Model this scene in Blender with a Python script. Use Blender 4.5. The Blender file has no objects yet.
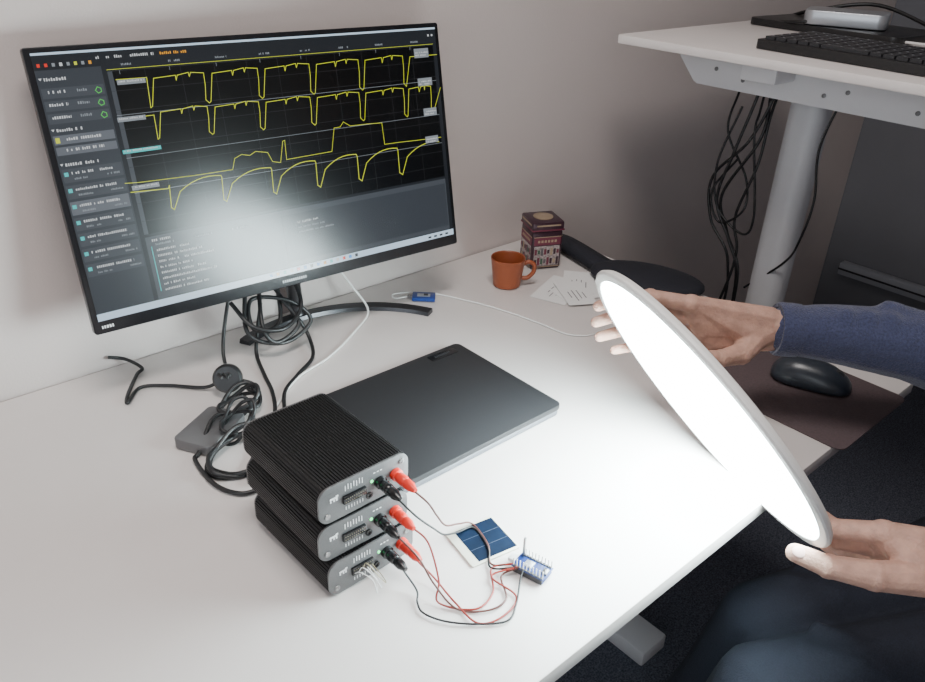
import bpy, bmesh, math, random
import numpy as np
from mathutils import Vector, Matrix
random.seed(7)
DESK_H = 0.73      # everything is authored relative to the desk top, then lifted by this

# ------------------------------------------------------------------ materials
def mat(name, col, rough=0.5, metal=0.0, emit=None, estr=0.0, var=0.0, vscale=30.0, bump=0.0, bscale=200.0, coat=0.0, sheen=0.0, sss=0.0, spec=0.5):
    m = bpy.data.materials.new(name); m.use_nodes = True
    nt = m.node_tree; b = nt.nodes['Principled BSDF']
    b.inputs['Base Color'].default_value = (*col, 1)
    b.inputs['Roughness'].default_value = rough
    b.inputs['Metallic'].default_value = metal
    b.inputs['Specular IOR Level'].default_value = spec
    b.inputs['Coat Weight'].default_value = coat
    b.inputs['Sheen Weight'].default_value = sheen
    if sss:
        b.inputs['Subsurface Weight'].default_value = sss
        b.inputs['Subsurface Radius'].default_value = (0.012, 0.004, 0.002)
        b.inputs['Subsurface Scale'].default_value = 0.5
    if emit:
        b.inputs['Emission Color'].default_value = (*emit, 1)
        b.inputs['Emission Strength'].default_value = estr
    tc = nt.nodes.new('ShaderNodeTexCoord')
    if var:
        n = nt.nodes.new('ShaderNodeTexNoise'); n.inputs['Scale'].default_value = vscale; n.inputs['Detail'].default_value = 4
        nt.links.new(tc.outputs['Object'], n.inputs['Vector'])
        r = nt.nodes.new('ShaderNodeValToRGB')
        r.color_ramp.elements[0].position = 0.3; r.color_ramp.elements[1].position = 0.7
        r.color_ramp.elements[0].color = (*[max(0, c*(1-var)) for c in col], 1)
        r.color_ramp.elements[1].color = (*[min(1, c*(1+var)) for c in col], 1)
        nt.links.new(n.outputs['Fac'], r.inputs['Fac']); nt.links.new(r.outputs['Color'], b.inputs['Base Color'])
    if bump:
        n = nt.nodes.new('ShaderNodeTexNoise'); n.inputs['Scale'].default_value = bscale; n.inputs['Detail'].default_value = 3
        nt.links.new(tc.outputs['Object'], n.inputs['Vector'])
        bp = nt.nodes.new('ShaderNodeBump'); bp.inputs['Strength'].default_value = bump; bp.inputs['Distance'].default_value = 0.002
        nt.links.new(n.outputs['Fac'], bp.inputs['Height']); nt.links.new(bp.outputs['Normal'], b.inputs['Normal'])
    return m

M = {}
M['desk'] = mat('desk_laminate', (0.71, 0.665, 0.645), 0.36, var=0.02, vscale=8, bump=0.05, bscale=600)
M['wall'] = mat('wall_paint', (0.60, 0.53, 0.505), 0.75, var=0.015, vscale=5, bump=0.15, bscale=300)
M['wall2'] = mat('wall_paint_unlit_grey', (0.19, 0.195, 0.215), 0.8, var=0.03, vscale=5, bump=0.15, bscale=300)  # shade of the unlit right wall put into the colour; baseboards reuse it
M['rail'] = mat('rail_alu', (0.40, 0.42, 0.46), 0.5, 0.1)
M['ceil'] = mat('ceiling_paint', (0.75, 0.74, 0.72), 0.9)
M['carpet'] = mat('carpet', (0.085, 0.093, 0.120), 0.95, var=0.65, vscale=260, bump=0.6, bscale=400)
M['trim'] = mat('trim_paint', (0.6, 0.6, 0.6), 0.5)
M['steel'] = mat('white_powder_coat', (0.62, 0.62, 0.64), 0.45, var=0.01, vscale=20)
M['black'] = mat('black_plastic', (0.012, 0.012, 0.013), 0.38)
M['blackg'] = mat('black_gloss', (0.006, 0.006, 0.007), 0.22)
M['dark'] = mat('dark_grey_plastic', (0.03, 0.03, 0.033), 0.45)
M['rubber'] = mat('cable_rubber', (0.010, 0.010, 0.011), 0.42)
M['whitecable'] = mat('white_cable', (0.75, 0.74, 0.72), 0.45)
M['bezel'] = mat('monitor_bezel', (0.008, 0.008, 0.010), 0.25)
M['standmetal'] = mat('stand_metal', (0.06, 0.06, 0.065), 0.3, 0.8)
M['lid'] = mat('laptop_lid', (0.020, 0.020, 0.022), 0.5, 0.0, var=0.03, vscale=400, spec=0.3)
M['lapbase'] = mat('laptop_base', (0.14, 0.15, 0.17), 0.4, 0.5)
M['fins'] = mat('anodised_fins', (0.012, 0.012, 0.013), 0.45, 0.2)
M['panel'] = mat('anodised_panel', (0.14, 0.14, 0.143), 0.45, 0.4, var=0.08, vscale=900)
M['screw'] = mat('screw_steel', (0.3, 0.3, 0.3), 0.3, 1.0)
M['print'] = mat('white_print', (0.75, 0.75, 0.75), 0.6)
M['gold'] = mat('gold_pin', (0.30, 0.26, 0.16), 0.4, 0.7)
M['red'] = mat('red_plug', (0.75, 0.03, 0.015), 0.35)
M['redw'] = mat('red_wire', (0.30, 0.03, 0.02), 0.4)
M['brownw'] = mat('brown_wire', (0.10, 0.028, 0.02), 0.4)
M['green'] = mat('green_led', (0.05, 0.7, 0.2), 0.4, emit=(0.1, 1, 0.3), estr=3)
M['mug'] = mat('terracotta_glaze', (0.30, 0.075, 0.028), 0.38, var=0.05, vscale=20)
M['hub'] = mat('hub_grey', (0.16, 0.16, 0.165), 0.4, 0.5)
M['cell'] = mat('solar_cell', (0.002, 0.009, 0.026), 0.6, 0.0, var=0.25, vscale=60, spec=0.12)
M['cellw'] = mat('solar_backing', (0.72, 0.72, 0.62), 0.45)
M['bus'] = mat('solar_busbar', (0.04, 0.06, 0.11), 0.5, 0.1)
M['pcb'] = mat('blue_pcb', (0.012, 0.04, 0.20), 0.35)
M['paper'] = mat('paper', (0.80, 0.80, 0.79), 0.7)
M['ink'] = mat('ink', (0.12, 0.11, 0.12), 0.7)
M['cloth'] = mat('pouch_fabric', (0.010, 0.011, 0.018), 0.8, bump=0.4, bscale=500)
M['pad'] = mat('mouse_pad_leather', (0.085, 0.060, 0.064), 0.65, var=0.15, vscale=300, bump=0.3, bscale=400)
M['mouse'] = mat('mouse_plastic', (0.022, 0.028, 0.038), 0.32)
M['housing'] = mat('light_housing', (0.78, 0.77, 0.75), 0.4)
M['diff'] = mat('light_diffuser', (0.9, 0.9, 0.9), 0.4, emit=(0.80, 0.975, 1.0), estr=42.0)
M['skin'] = mat('skin', (0.55, 0.335, 0.262), 0.55, var=0.16, vscale=60, bump=0.55, bscale=330, sss=0.12, spec=0.35)
M['nail'] = mat('nail', (0.66, 0.45, 0.40), 0.3)
M['sweater'] = mat('navy_knit', (0.040, 0.048, 0.105), 0.95, var=0.35, vscale=350, bump=1.0, bscale=420, sheen=0.3)
M['jeans'] = mat('dark_denim', (0.012, 0.015, 0.026), 0.9, var=0.3, vscale=500, bump=0.5, bscale=500)
M['hair'] = mat('hair_brown', (0.06, 0.035, 0.02), 0.6, var=0.4, vscale=120)
M['eye'] = mat('eye_white', (0.8, 0.8, 0.8), 0.2)
M['iris'] = mat('iris', (0.05, 0.08, 0.10), 0.2)
M['shoe'] = mat('shoe_leather', (0.02, 0.02, 0.022), 0.5)
M['silver'] = mat('silver_case', (0.45, 0.47, 0.5), 0.35, 0.7)
M['tin'] = mat('tin_dark', (0.050, 0.022, 0.034), 0.3, 0.3)
M['tinred'] = mat('tin_red', (0.16, 0.030, 0.055), 0.35, 0.2)
M['tingold'] = mat('tin_gold', (0.42, 0.32, 0.22), 0.4, 0.5)
M['tincream'] = mat('tin_cream', (0.34, 0.29, 0.28), 0.5, var=0.5, vscale=250)
M['tingreen'] = mat('tin_green', (0.05, 0.11, 0.07), 0.5, 0.1)

def emis(name, col, s, rough=0.24, spec=0.6):
    return mat(name, tuple(c*0.05 for c in col), rough, emit=col, estr=s, spec=spec)
S = {'bg': emis('scr_bg', (0.022, 0.026, 0.032), 0.8), 'plot': emis('scr_plot', (0.003, 0.004, 0.005), 0.5),
     'side': emis('scr_side', (0.048, 0.056, 0.068), 0.9), 'row': emis('scr_row', (0.14, 0.155, 0.18), 0.9),
     'low': emis('scr_low', (0.070, 0.080, 0.095), 0.9), 'grid': emis('scr_grid', (0.035, 0.037, 0.04), 1.0),
     'yel': emis('scr_trace', (0.60, 0.66, 0.04), 1.1), 'wht': emis('scr_text', (0.75, 0.78, 0.8), 0.8),
     'gry': emis('scr_text_dim', (0.28, 0.31, 0.34), 0.9), 'cyn': emis('scr_cyan', (0.08, 0.62, 0.62), 0.9),
     'ora': emis('scr_orange', (0.8, 0.35, 0.03), 1.0), 'rd': emis('scr_red', (0.8, 0.05, 0.03), 1.0),
     'blu': emis('scr_blue', (0.05, 0.3, 0.8), 1.0), 'bar': emis('scr_taskbar', (0.50, 0.64, 0.78), 1.2), 'grn': emis('scr_green', (0.1, .7, .1), 1.0)}

# ------------------------------------------------------------------ helpers
COL = bpy.context.scene.collection
def grp(name, loc=(0, 0, 0), rz=0.0, mtx=None):
    e = bpy.data.objects.new(name, None); e.empty_display_size = 0.05
    e.matrix_world = mtx if mtx is not None else Matrix.Translation(loc) @ Matrix.Rotation(rz, 4, 'Z')
    COL.objects.link(e); return e
def addobj(name, me, m=None, parent=None, smooth=False, world=False, mtx=None):
    """child coordinates are in the parent's local frame unless world=True"""
    o = bpy.data.objects.new(name, me); COL.objects.link(o)
    if m is not None and not me.materials: me.materials.append(m)
    if smooth:
        for p in me.polygons: p.use_smooth = True
    if mtx is not None: o.matrix_world = mtx
    if parent:
        o.parent = parent
        if world: o.matrix_parent_inverse = parent.matrix_basis.inverted()
    return o
def bm2me(bm, name):
    me = bpy.data.meshes.new(name); bm.to_mesh(me); bm.free(); return me
def autosmooth(me, ang=40):
    for p in me.polygons: p.use_smooth = True
    try: me.set_sharp_from_angle(angle=math.radians(ang))
    except Exception: pass
def box(name, c, s, m, parent=None, bev=0.0, seg=2, rot=None, world=False):
    bm = bmesh.new(); bmesh.ops.create_cube(bm, size=1)
    bmesh.ops.scale(bm, vec=s, verts=bm.verts)
    if bev: bmesh.ops.bevel(bm, geom=bm.edges[:], offset=bev, segments=seg, affect='EDGES', profile=0.5)
    if rot is not None: bmesh.ops.rotate(bm, cent=(0,0,0), matrix=rot, verts=bm.verts)
    bmesh.ops.translate(bm, vec=c, verts=bm.verts)
    me = bm2me(bm, name)
    if bev: autosmooth(me)
    return addobj(name, me, m, parent, world=world)
def rslab(name, c, s, rad, m, parent=None, seg=8, edge=0.001, world=False, rz=0.0):
    """slab with rounded vertical corners"""
    bm = bmesh.new(); w, d, h = s; vs = []
    for cx, cy, a0 in ((w/2-rad, d/2-rad, 0), (-w/2+rad, d/2-rad, 90), (-w/2+rad, -d/2+rad, 180), (w/2-rad, -d/2+rad, 270)):
        for i in range(seg+1):
            a = math.radians(a0+90*i/seg); vs.append(bm.verts.new((cx+rad*math.cos(a), cy+rad*math.sin(a), -h/2)))
    f = bm.faces.new(vs); r = bmesh.ops.extrude_face_region(bm, geom=[f])
    bmesh.ops.translate(bm, vec=(0, 0, h), verts=[v for v in r['geom'] if isinstance(v, bmesh.types.BMVert)])
    bmesh.ops.recalc_face_normals(bm, faces=bm.faces)
    if edge:
        es = [e for e in bm.edges if abs(e.verts[0].co.z-e.verts[1].co.z) < 1e-6]
        bmesh.ops.bevel(bm, geom=es, offset=edge, segments=2, affect='EDGES', profile=0.5)
    bmesh.ops.rotate(bm, cent=(0,0,0), matrix=Matrix.Rotation(rz, 3, 'Z'), verts=bm.verts)
    bmesh.ops.translate(bm, vec=c, verts=bm.verts)
    me = bm2me(bm, name); autosmooth(me, 35); return addobj(name, me, m, parent, world=world)
def lathe(name, prof, m, parent=None, seg=48, mtx=None, world=False, ang=35):
    bm = bmesh.new(); rings = []
    for r, z in prof:
        if r < 1e-6: rings.append([bm.verts.new((0, 0, z))])
        else: rings.append([bm.verts.new((r*math.cos(2*math.pi*i/seg), r*math.sin(2*math.pi*i/seg), z)) for i in range(seg)])
    for a, b in zip(rings[:-1], rings[1:]):
        for i in range(seg):
            j = (i+1) % seg
            if len(a) == 1 and len(b) == 1: continue
            if len(a) == 1: bm.faces.new((a[0], b[i], b[j]))
            elif len(b) == 1: bm.faces.new((a[i], a[j], b[0]))
            else: bm.faces.new((a[i], a[j], b[j], b[i]))
    bmesh.ops.recalc_face_normals(bm, faces=bm.faces)
    if mtx is not None: bmesh.ops.transform(bm, matrix=mtx, verts=bm.verts)
    me = bm2me(bm, name); autosmooth(me, ang); return addobj(name, me, m, parent, world=world)
def align(p, d):
    """matrix taking local z to direction d at point p"""
    return Matrix.Translation(p) @ Vector(d).to_track_quat('Z', 'Y').to_matrix().to_4x4()
def catmull(pts, n=10):
    P = [Vector(p) for p in pts]
    if len(P) < 3: return P
    P = [P[0]*2-P[1]] + P + [P[-1]*2-P[-2]]; out = []
    for i in range(1, len(P)-2):
        for k in range(n):
            t = k/n; a, b, c, d = P[i-1], P[i], P[i+1], P[i+2]
            out.append(0.5*((2*b)+(c-a)*t+(2*a-5*b+4*c-d)*t*t+(3*b-a-3*c+d)*t**3))
    out.append(P[-2]); return out
def cable(name, pts, r, m, parent=None, world=True, n=10):
    cu = bpy.data.curves.new(name, 'CURVE'); cu.dimensions = '3D'; cu.bevel_depth = r; cu.bevel_resolution = 3; cu.use_fill_caps = True
    pp = catmull(pts, n); sp = cu.splines.new('POLY'); sp.points.add(len(pp)-1)
    for i, p in enumerate(pp): sp.points[i].co = (*p, 1)
    sp.use_smooth = True
    cu.materials.append(m)
    o = bpy.data.objects.new(name, cu); COL.objects.link(o)
    if parent:
        o.parent = parent
        if world: o.matrix_parent_inverse = parent.matrix_basis.inverted()
    return o
def hull_into(bm, spheres, sub=2):
    t = bmesh.new()
    for p, r in spheres:
        bmesh.ops.create_icosphere(t, subdivisions=sub, radius=r, matrix=Matrix.Translation(p))
    res = bmesh.ops.convex_hull(t, input=t.verts[:])
    dead = {v for v in res['geom_interior']+res['geom_unused'] if isinstance(v, bmesh.types.BMVert)}
    bmesh.ops.delete(t, geom=list(dead), context='VERTS')
    me = bpy.data.meshes.new('tmp'); t.to_mesh(me); t.free(); bm.from_mesh(me); bpy.data.meshes.remove(me)
def organic(name, hulls, m, parent, voxel, smooth=6):
    bm = bmesh.new()
    for h in hulls: hull_into(bm, h)
    o = addobj(name, bm2me(bm, name), m, parent, world=True)
    r = o.modifiers.new('Union', 'REMESH'); r.mode = 'VOXEL'; r.voxel_size = voxel; r.use_smooth_shade = True
    if smooth:
        s = o.modifiers.new('Soften', 'SMOOTH'); s.factor = 0.5; s.iterations = smooth
    return o
def chain(pts, rads):
    return [[(pts[i], rads[i]), (pts[i+1], rads[i+1])] for i in range(len(pts)-1)]

# ------------------------------------------------------------------ room
FL = -DESK_H; CE = 1.95; XW = 2.85
box('floor', (0.475, -0.6, FL-0.05), (4.95, 3.9, 0.1), M['carpet'])
box('wall_back', (0.475, 1.121+0.05, (FL+CE)/2), (4.95, 0.1, CE-FL), M['wall'])
box('wall_right', (XW+0.05, -0.66, (FL+CE)/2), (0.1, 3.56, CE-FL), M['wall2'])
box('wall_front', (0.475, -2.45, (FL+CE)/2), (4.95, 0.1, CE-FL), M['wall'])
box('ceiling', (0.475, -0.6, CE+0.05), (4.95, 3.9, 0.1), M['ceil'])
# left wall with window opening
wl = grp('wall_left', (-1.95, -0.6, 0))
for nm, y0, y1, z0, z1 in (('below', -2.4, 1.12, FL, 0.15), ('above', -2.4, 1.12, 1.55, CE), ('side_a', -2.4, -1.7, 0.15, 1.55), ('side_b', 0.3, 1.12, 0.15, 1.55)):
    box(nm, (-1.95, (y0+y1)/2, (z0+z1)/2), (0.1, y1-y0, z1-z0), M['wall'], wl, world=True)
wn = grp('window_1', (-1.95, -0.7, 0.85))
for nm, y0, y1, z0, z1 in (('sill', -1.7, 0.3, 0.15, 0.19), ('head', -1.7, 0.3, 1.51, 1.55), ('jamb_a', -1.7, -1.66, 0.19, 1.51), ('jamb_b', 0.26, 0.3, 0.19, 1.51), ('mullion', -0.72, -0.68, 0.19, 1.51)):
    box(nm, (-1.95, (y0+y1)/2, (z0+z1)/2), (0.06, y1-y0, z1-z0), M['trim'], wn, 0.004, world=True)
box('baseboard_back', (0.475, 1.115, FL+0.035), (4.74, 0.012, 0.07), M['wall2'], bev=0.002)
box('baseboard_right', (XW-.006, -0.63, FL+0.035), (0.012, 3.46, 0.07), M['wall2'], bev=0.002)
tr = grp('trim_1', (XW-.02, -.4, -.46))
box('cable_trunking', (XW-.020, -0.55, -0.470), (0.035, 3.2, 0.045), M['rail'], tr, 0.003, world=True)
box('cover_groove', (XW-.039, -0.55, -0.470), (0.003, 3.2, 0.006), M['dark'], tr, world=True)

# ------------------------------------------------------------------ desk
YB, YF, XL, XR = 1.118, 0.309, -0.55, 1.27
dk = grp('desk', ((XL+XR)/2, (YB+YF)/2, 0))
rslab('top', ((XL+XR)/2, (YB+YF)/2, -0.011), (XR-XL, YB-YF, 0.022), 0.006, M['desk'], dk, world=True, edge=0.0015)
for i, lx in enumerate((-0.38, 1.085)):
    box('foot_%d' % i, (lx, 0.82, FL+0.02), (0.08, 0.54, 0.04), M['steel'], dk, 0.006, world=True)
    box('column_%d' % i, (lx, 0.86, (FL-0.025)/2-0.01), (0.06, 0.09, 0.67), M['steel'], dk, 0.006, world=True)
    box('bracket_%d' % i, (lx, 0.76, -0.042), (0.07, 0.5, 0.04), M['steel'], dk, 0.004, world=True)
box('crossbar', (0.35, 0.86, -0.06), (1.42, 0.05, 0.04), M['steel'], dk, 0.004, world=True)

# ------------------------------------------------------------------ standing desk
SX0, SX1, SY0, SY1, SZ = 1.305, 1.955, 0.03, 1.013, 0.43
sd = grp('standing_desk', ((SX0+SX1)/2, (SY0+SY1)/2, SZ))
rslab('top', ((SX0+SX1)/2, (SY0+SY1)/2, SZ-0.008), (SX1-SX0, SY1-SY0, 0.016), 0.008, M['desk'], sd, world=True, edge=.002)
for i, ly in enumerate((0.735, 0.13)):
    rslab('leg_%d' % i, (1.6+.09*i, ly, (SZ-0.06+FL)/2), (0.075, 0.075, SZ-0.08-FL), 0.030, M['steel'], sd, world=True)
    box('foot_%d' % i, (1.64+.04*i, ly-0.03*(1-i), FL+0.018), (0.60-.10*i, 0.085, 0.036), M['steel'], sd, 0.008, world=True)
    box('arm_%d' % i, (1.62, ly, SZ-0.034), (0.52, 0.07, 0.034), M['steel'], sd, 0.005, world=True)
# long beam with tapered end and bolts
bm = bmesh.new()
prof = [(0.95, SZ-0.0165), (0.95, SZ-0.038), (0.905, SZ-0.086), (0.12, SZ-0.086), (0.08, SZ-0.038), (0.08, SZ-0.0165)]
f = bm.faces.new([bm.verts.new((1.43, y, z)) for y, z in prof])
r = bmesh.ops.extrude_face_region(bm, geom=[f]); bmesh.ops.translate(bm, vec=(0.11, 0, 0), verts=[v for v in r['geom'] if isinstance(v, bmesh.types.BMVert)])
bmesh.ops.recalc_face_normals(bm, faces=bm.faces); bmesh.ops.bevel(bm, geom=bm.edges[:], offset=0.003, segments=2, affect='EDGES')
addobj('beam', bm2me(bm, 'beam'), M['steel'], sd, world=True)
for i, y in enumerate((0.86, 0.80, 0.76, 0.64, 0.60, 0.48)):
    lathe('bolt_%d' % i, [(0, 0), (0.004, 0), (0.004, 0.002), (0.002, 0.003), (0, 0.003)], M['hub'], sd, 16, align((1.4305, y, SZ-0.052 - 0.012*(i % 2)), (-1, 0, 0)), world=True)

kb = grp('keyboard', (1.465, 0.540, SZ), math.radians(-94))
rslab('body', (0, 0, 0.009), (0.45, 0.175, 0.016), 0.008, M['black'], kb)
bm = bmesh.new()
for r_ in range(6):
    for c_ in range(20):
        if r_ == 5 and 5 <= c_ <= 8: continue
        bmesh.ops.create_cube(bm, size=1, matrix=Matrix.Translation((-0.205+c_*0.0216, 0.065-r_*0.026, 0.0195)) @ Matrix.Diagonal((0.018, 0.0215, 0.006, 1)))
bmesh.ops.create_cube(bm, size=1, matrix=Matrix.Translation((-0.205+6.5*0.0216, 0.065-5*0.026, 0.0195)) @ Matrix.Diagonal((0.083, 0.0215, 0.006, 1)))
addobj('keys', bm2me(bm, 'keys'), M['dark'], kb)
bm = bmesh.new()
for r_ in range(6):
    for c_ in range(20):
        bmesh.ops.create_cube(bm, size=1, matrix=Matrix.Translation((-0.207+c_*0.0216, 0.067-r_*0.026, 0.0227)) @ Matrix.Diagonal((0.003, 0.003, 0.0004, 1)))
addobj('legends', bm2me(bm, 'legends'), M['silver'], kb)
dm = grp('black_desk_tray', (1.80, 0.80, SZ), math.radians(-95))
rslab('tray', (0, 0, 0.008), (0.34, 0.20, 0.014), 0.02, M['black'], dm)
md = grp('silver_mini_computer', (1.77, 0.785, SZ+0.016), math.radians(-70))
rslab('case', (0, 0, 0.015), (0.16, 0.10, 0.028), 0.02, M['silver'], md, edge=0.003)
rslab('foot', (0, 0, 0.0005), (0.13, 0.07, 0.003), 0.02, M['black'], md)
dc = grp('desk_cables', (1.8, 0.6, SZ))
cable('cable_a', [(1.90, 0.98, SZ+0.006), (1.86, 0.90, SZ+0.03), (1.90, 0.78, SZ+0.05), (1.88, 0.62, SZ+0.01), (1.80, 0.52, SZ+0.006), (1.90, 0.40, SZ+0.006)], 0.004, M['rubber'], dc)
cable('cable_b', [(1.85, 0.95, SZ+0.006), (1.75, 0.93, SZ+0.01), (1.70, 0.85, SZ+0.02), (1.76, 0.77, SZ+0.03)], 0.003, M['rubber'], dc)
cable('cable_c', [(1.70, 0.70, SZ+0.006), (1.72, 0.60, SZ+0.006), (1.70, 0.45, SZ+0.006), (1.80, 0.3, SZ+0.006)], 0.0025, M['whitecable'], dc)

hc = grp('hanging_cables', (1.5, 0.8, 0.2))
for i, (pp, r_) in enumerate([
    ([(1.56, .84, .38), (1.52, .81, .34), (1.5, .826, .217), (1.5, .845, .107), (1.5, .80, .03), (1.5, .765, -.04), (1.52, .77, -.2), (1.56, .80, -.45), (1.6, .9, -.70)], .0032),
    ([(1.58, .83, .38), (1.53, .79, .33), (1.5, .777, .248), (1.5, .835, .12), (1.51, .812, .04), (1.5, .76, -.05), (1.55, .80, -.3), (1.6, .92, -.7)], .0032),
    ([(1.56, .80, .38), (1.52, .776, .336), (1.5, .80, .24), (1.5, .865, .15), (1.5, .85, .06), (1.5, .79, -.02), (1.52, .80, -.2), (1.6, .95, -.7)], .003),
    ([(1.58, .79, .38), (1.52, .775, .30), (1.5, .77, .20), (1.5, .795, .08), (1.5, .775, .0), (1.5, .80, -.15), (1.58, .95, -.6)], .003),
    ([(1.58, .87, .38), (1.53, .86, .32), (1.5, .85, .25), (1.52, .80, .16), (1.5, .78, .10), (1.5, .83, .06), (1.5, .86, .12), (1.51, .82, .20)], .0025),
    ([(1.57, .82, .38), (1.52, .80, .30), (1.5, .79, .25), (1.5, .755, .10), (1.5, .77, .05), (1.5, .84, .09), (1.5, .86, .18), (1.52, .84, .30)], .0025),
    ([(1.56, .64, .38), (1.51, .640, .35), (1.5, .655, .256), (1.5, .640, .16), (1.5, .648, .076), (1.55, .69, .0), (1.58, .78, -.1)], .0024)]):
    cable('cable_%d' % i, pp, r_, M['rubber'], hc)

# ------------------------------------------------------------------ monitor
mr, mt = -0.063, 0.1992
ax = Vector((math.cos(mr), math.sin(mr), 0)); nn = Vector((math.sin(mr), -math.cos(mr), 0))
up = Vector((0, 0, 1))*math.cos(mt) - nn*math.sin(mt); N = ax.cross(up)
MW, MH = 0.613, 0.364
mm = Matrix((( *[ax.x, up.x, N.x], .5705), (*[ax.y, up.y, N.y], 1.0279), (*[ax.z, up.z, N.z], .2919), (0, 0, 0, 1)))
mo = grp('computer_monitor', mtx=mm)
rslab('frame', (0, 0, -0.008), (MW, MH, 0.014), 0.004, M['bezel'], mo, edge=0.0012)
rslab('back_shell', (0, -0.02, -0.026), (0.50, 0.27, 0.026), 0.03, M['black'], mo, edge=0.01)
# user-interface layout measured on the flat screen -> screen-plane coordinates
src = np.array([(22,47),(437,25),(459,240),(94,337)], float)
dst = np.array([(-MW/2, MH/2), (MW/2, MH/2), (MW/2, -MH/2), (-MW/2, -MH/2)], float)
A = []
for (x, y), (X, Y) in zip(src, dst):
    A.append([x, y, 1, 0, 0, 0, -X*x, -X*y, -X]); A.append([0, 0, 0, x, y, 1, -Y*x, -Y*y, -Y])
Hm = np.linalg.svd(np.array(A))[2][-1].reshape(3, 3)
def uv(x, y):
    q = Hm @ np.array([x, y, 1.]); return (float(q[0]/q[2]), float(q[1]/q[2]))
layers = {}
def poly(key, pts, lay):
    bm = layers.setdefault((key, lay), bmesh.new())
    bm.faces.new([bm.verts.new((a, b, 0.0)) for a, b in pts])
def rect(key, x0, y0, x1, y1, lay): poly(key, [(x0, y0), (x1, y0), (x1, y1), (x0, y1)], lay)
def strip(key, pts, w, lay):
    for (a, b), (c, d) in zip(pts[:-1], pts[1:]):
        v = Vector((c-a, d-b))
        if v.length < 1e-6: continue
        v.normalize(); e = v*w*0.5; nrm = Vector((-v.y, v.x))*w*0.5
        poly(key, [(a-e.x+nrm.x, b-e.y+nrm.y), (a-e.x-nrm.x, b-e.y-nrm.y), (c+e.x-nrm.x, d+e.y-nrm.y), (c+e.x+nrm.x, d+e.y+nrm.y)], lay)
def text(x, y, w, h, key, lay=4, gap=0.30):
    """dummy lettering: a run of small blocks"""
    cx = x; h = h*0.72
    while cx < x+w:
        cw = h*random.uniform(0.35, 0.65)
        if random.random() > 0.14: rect(key, cx, y-h*random.choice((0, .0, .25)), min(cx+cw, x+w), y-h, lay)
        cx += cw + h*gap
L_, R_, T_, B_ = -0.299, 0.299, 0.175, -0.164
rect('bg', L_, B_, R_, T_, 0)
rect('bar', L_, T_-0.0028, R_, T_, 2)
for k, (x0, w, c) in enumerate(((-0.226, 0.034, 'wht'), (-0.184, 0.030, 'wht'), (-0.146, 0.036, 'ora'))): text(x0, T_-0.008, w, 0.0046, c)
for k, c in enumerate(('rd', 'rd', 'gry', 'wht', 'gry', 'yel', 'gry', 'ora')): rect(c, L_+0.004+k*0.0085, T_-0.0125, L_+0.0075+k*0.0085, T_-0.0165, 4)
rect('wht', R_-0.016, T_-0.010, R_-0.013, T_-0.013, 4); rect('wht', R_-0.009, T_-0.010, R_-0.006, T_-0.013, 4)
# sidebar
SBR = -0.222
rect('side', L_, B_+0.010, SBR, T_-0.020, 1)
def section(y, w): text(L_+0.008, y, w, 0.0050, 'wht'); poly('wht', [(L_+0.002, y), (L_+0.006, y), (L_+0.004, y-0.003)], 4)
section(0.146, 0.026)
for k, y in enumerate((0.131, 0.116, 0.101)):
    rect('low', L_+0.002, y+0.003, SBR-0.002, y-0.009, 2); text(L_+0.007, y, 0.022, 0.0046, 'wht'); text(L_+0.040, y, 0.014, 0.0046, 'gry')
    strip('grn', [(SBR-0.010, y), (SBR-0.006, y-0.002), (SBR-0.006, y-0.006), (SBR-0.010, y-0.0075), (SBR-0.013, y-0.004), (SBR-0.010, y)], 0.0008, 4)
section(0.086, 0.034)
rect('row', L_+0.002, 0.078, SBR-0.002, 0.067, 2); rect('yel', L_+0.004, 0.0755, L_+0.009, 0.069, 4); text(L_+0.014, 0.0745, 0.045, 0.0046, 'wht')
rect('row', L_+0.002, 0.064, SBR-0.002, 0.054, 2); text(L_+0.014, 0.0615, 0.045, 0.0046, 'wht')
section(0.044, 0.040)
for k in range(7):
    y = 0.032-k*0.0205
    rect('row' if k == 2 else 'low', L_+0.002, y+0.005, SBR-0.002, y-0.012, 2); rect('cyn', L_+0.004, y+0.001, L_+0.009, y-0.004, 4)
    text(L_+0.013, y+0.001, 0.050, 0.0044, 'wht'); text(L_+0.015, y-0.0065, 0.018, 0.0034, 'gry'); text(SBR-0.022, y-0.006, 0.016, 0.0034, 'gry')
    rect('side', L_+0.002, y-0.0120, SBR-0.002, y-0.0150, 3)
# plot area
PL, PR, PT, PB = -0.216, 0.292, 0.148, -0.062
rect('plot', PL, PB, PR, PT, 1)
strip('yel', [(PL, PT+0.002), (PR, PT+0.002)], 0.0006, 3)
for k in range(8):
    x = PL+0.015+k*0.064; text(x, PT+0.0085, 0.016, 0.0036, 'gry'); strip('gry', [(x, PT), (x, PT-0.004)], 0.0006, 3)
for k in range(11): strip('grid', [(PL+0.0466*k, PT), (PL+0.0466*k, PB)], 0.0005, 2)
for k in range(9): strip('grid', [(PL, PT-0.0240*k), (PR, PT-0.0240*k)], 0.0005, 2)
rect('low', PL, PB, PL+0.006, PT, 2)
for b0 in (0.094, 0.040, -0.006): strip('gry', [(PL, b0), (PR, b0)], 0.0006, 3)
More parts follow.
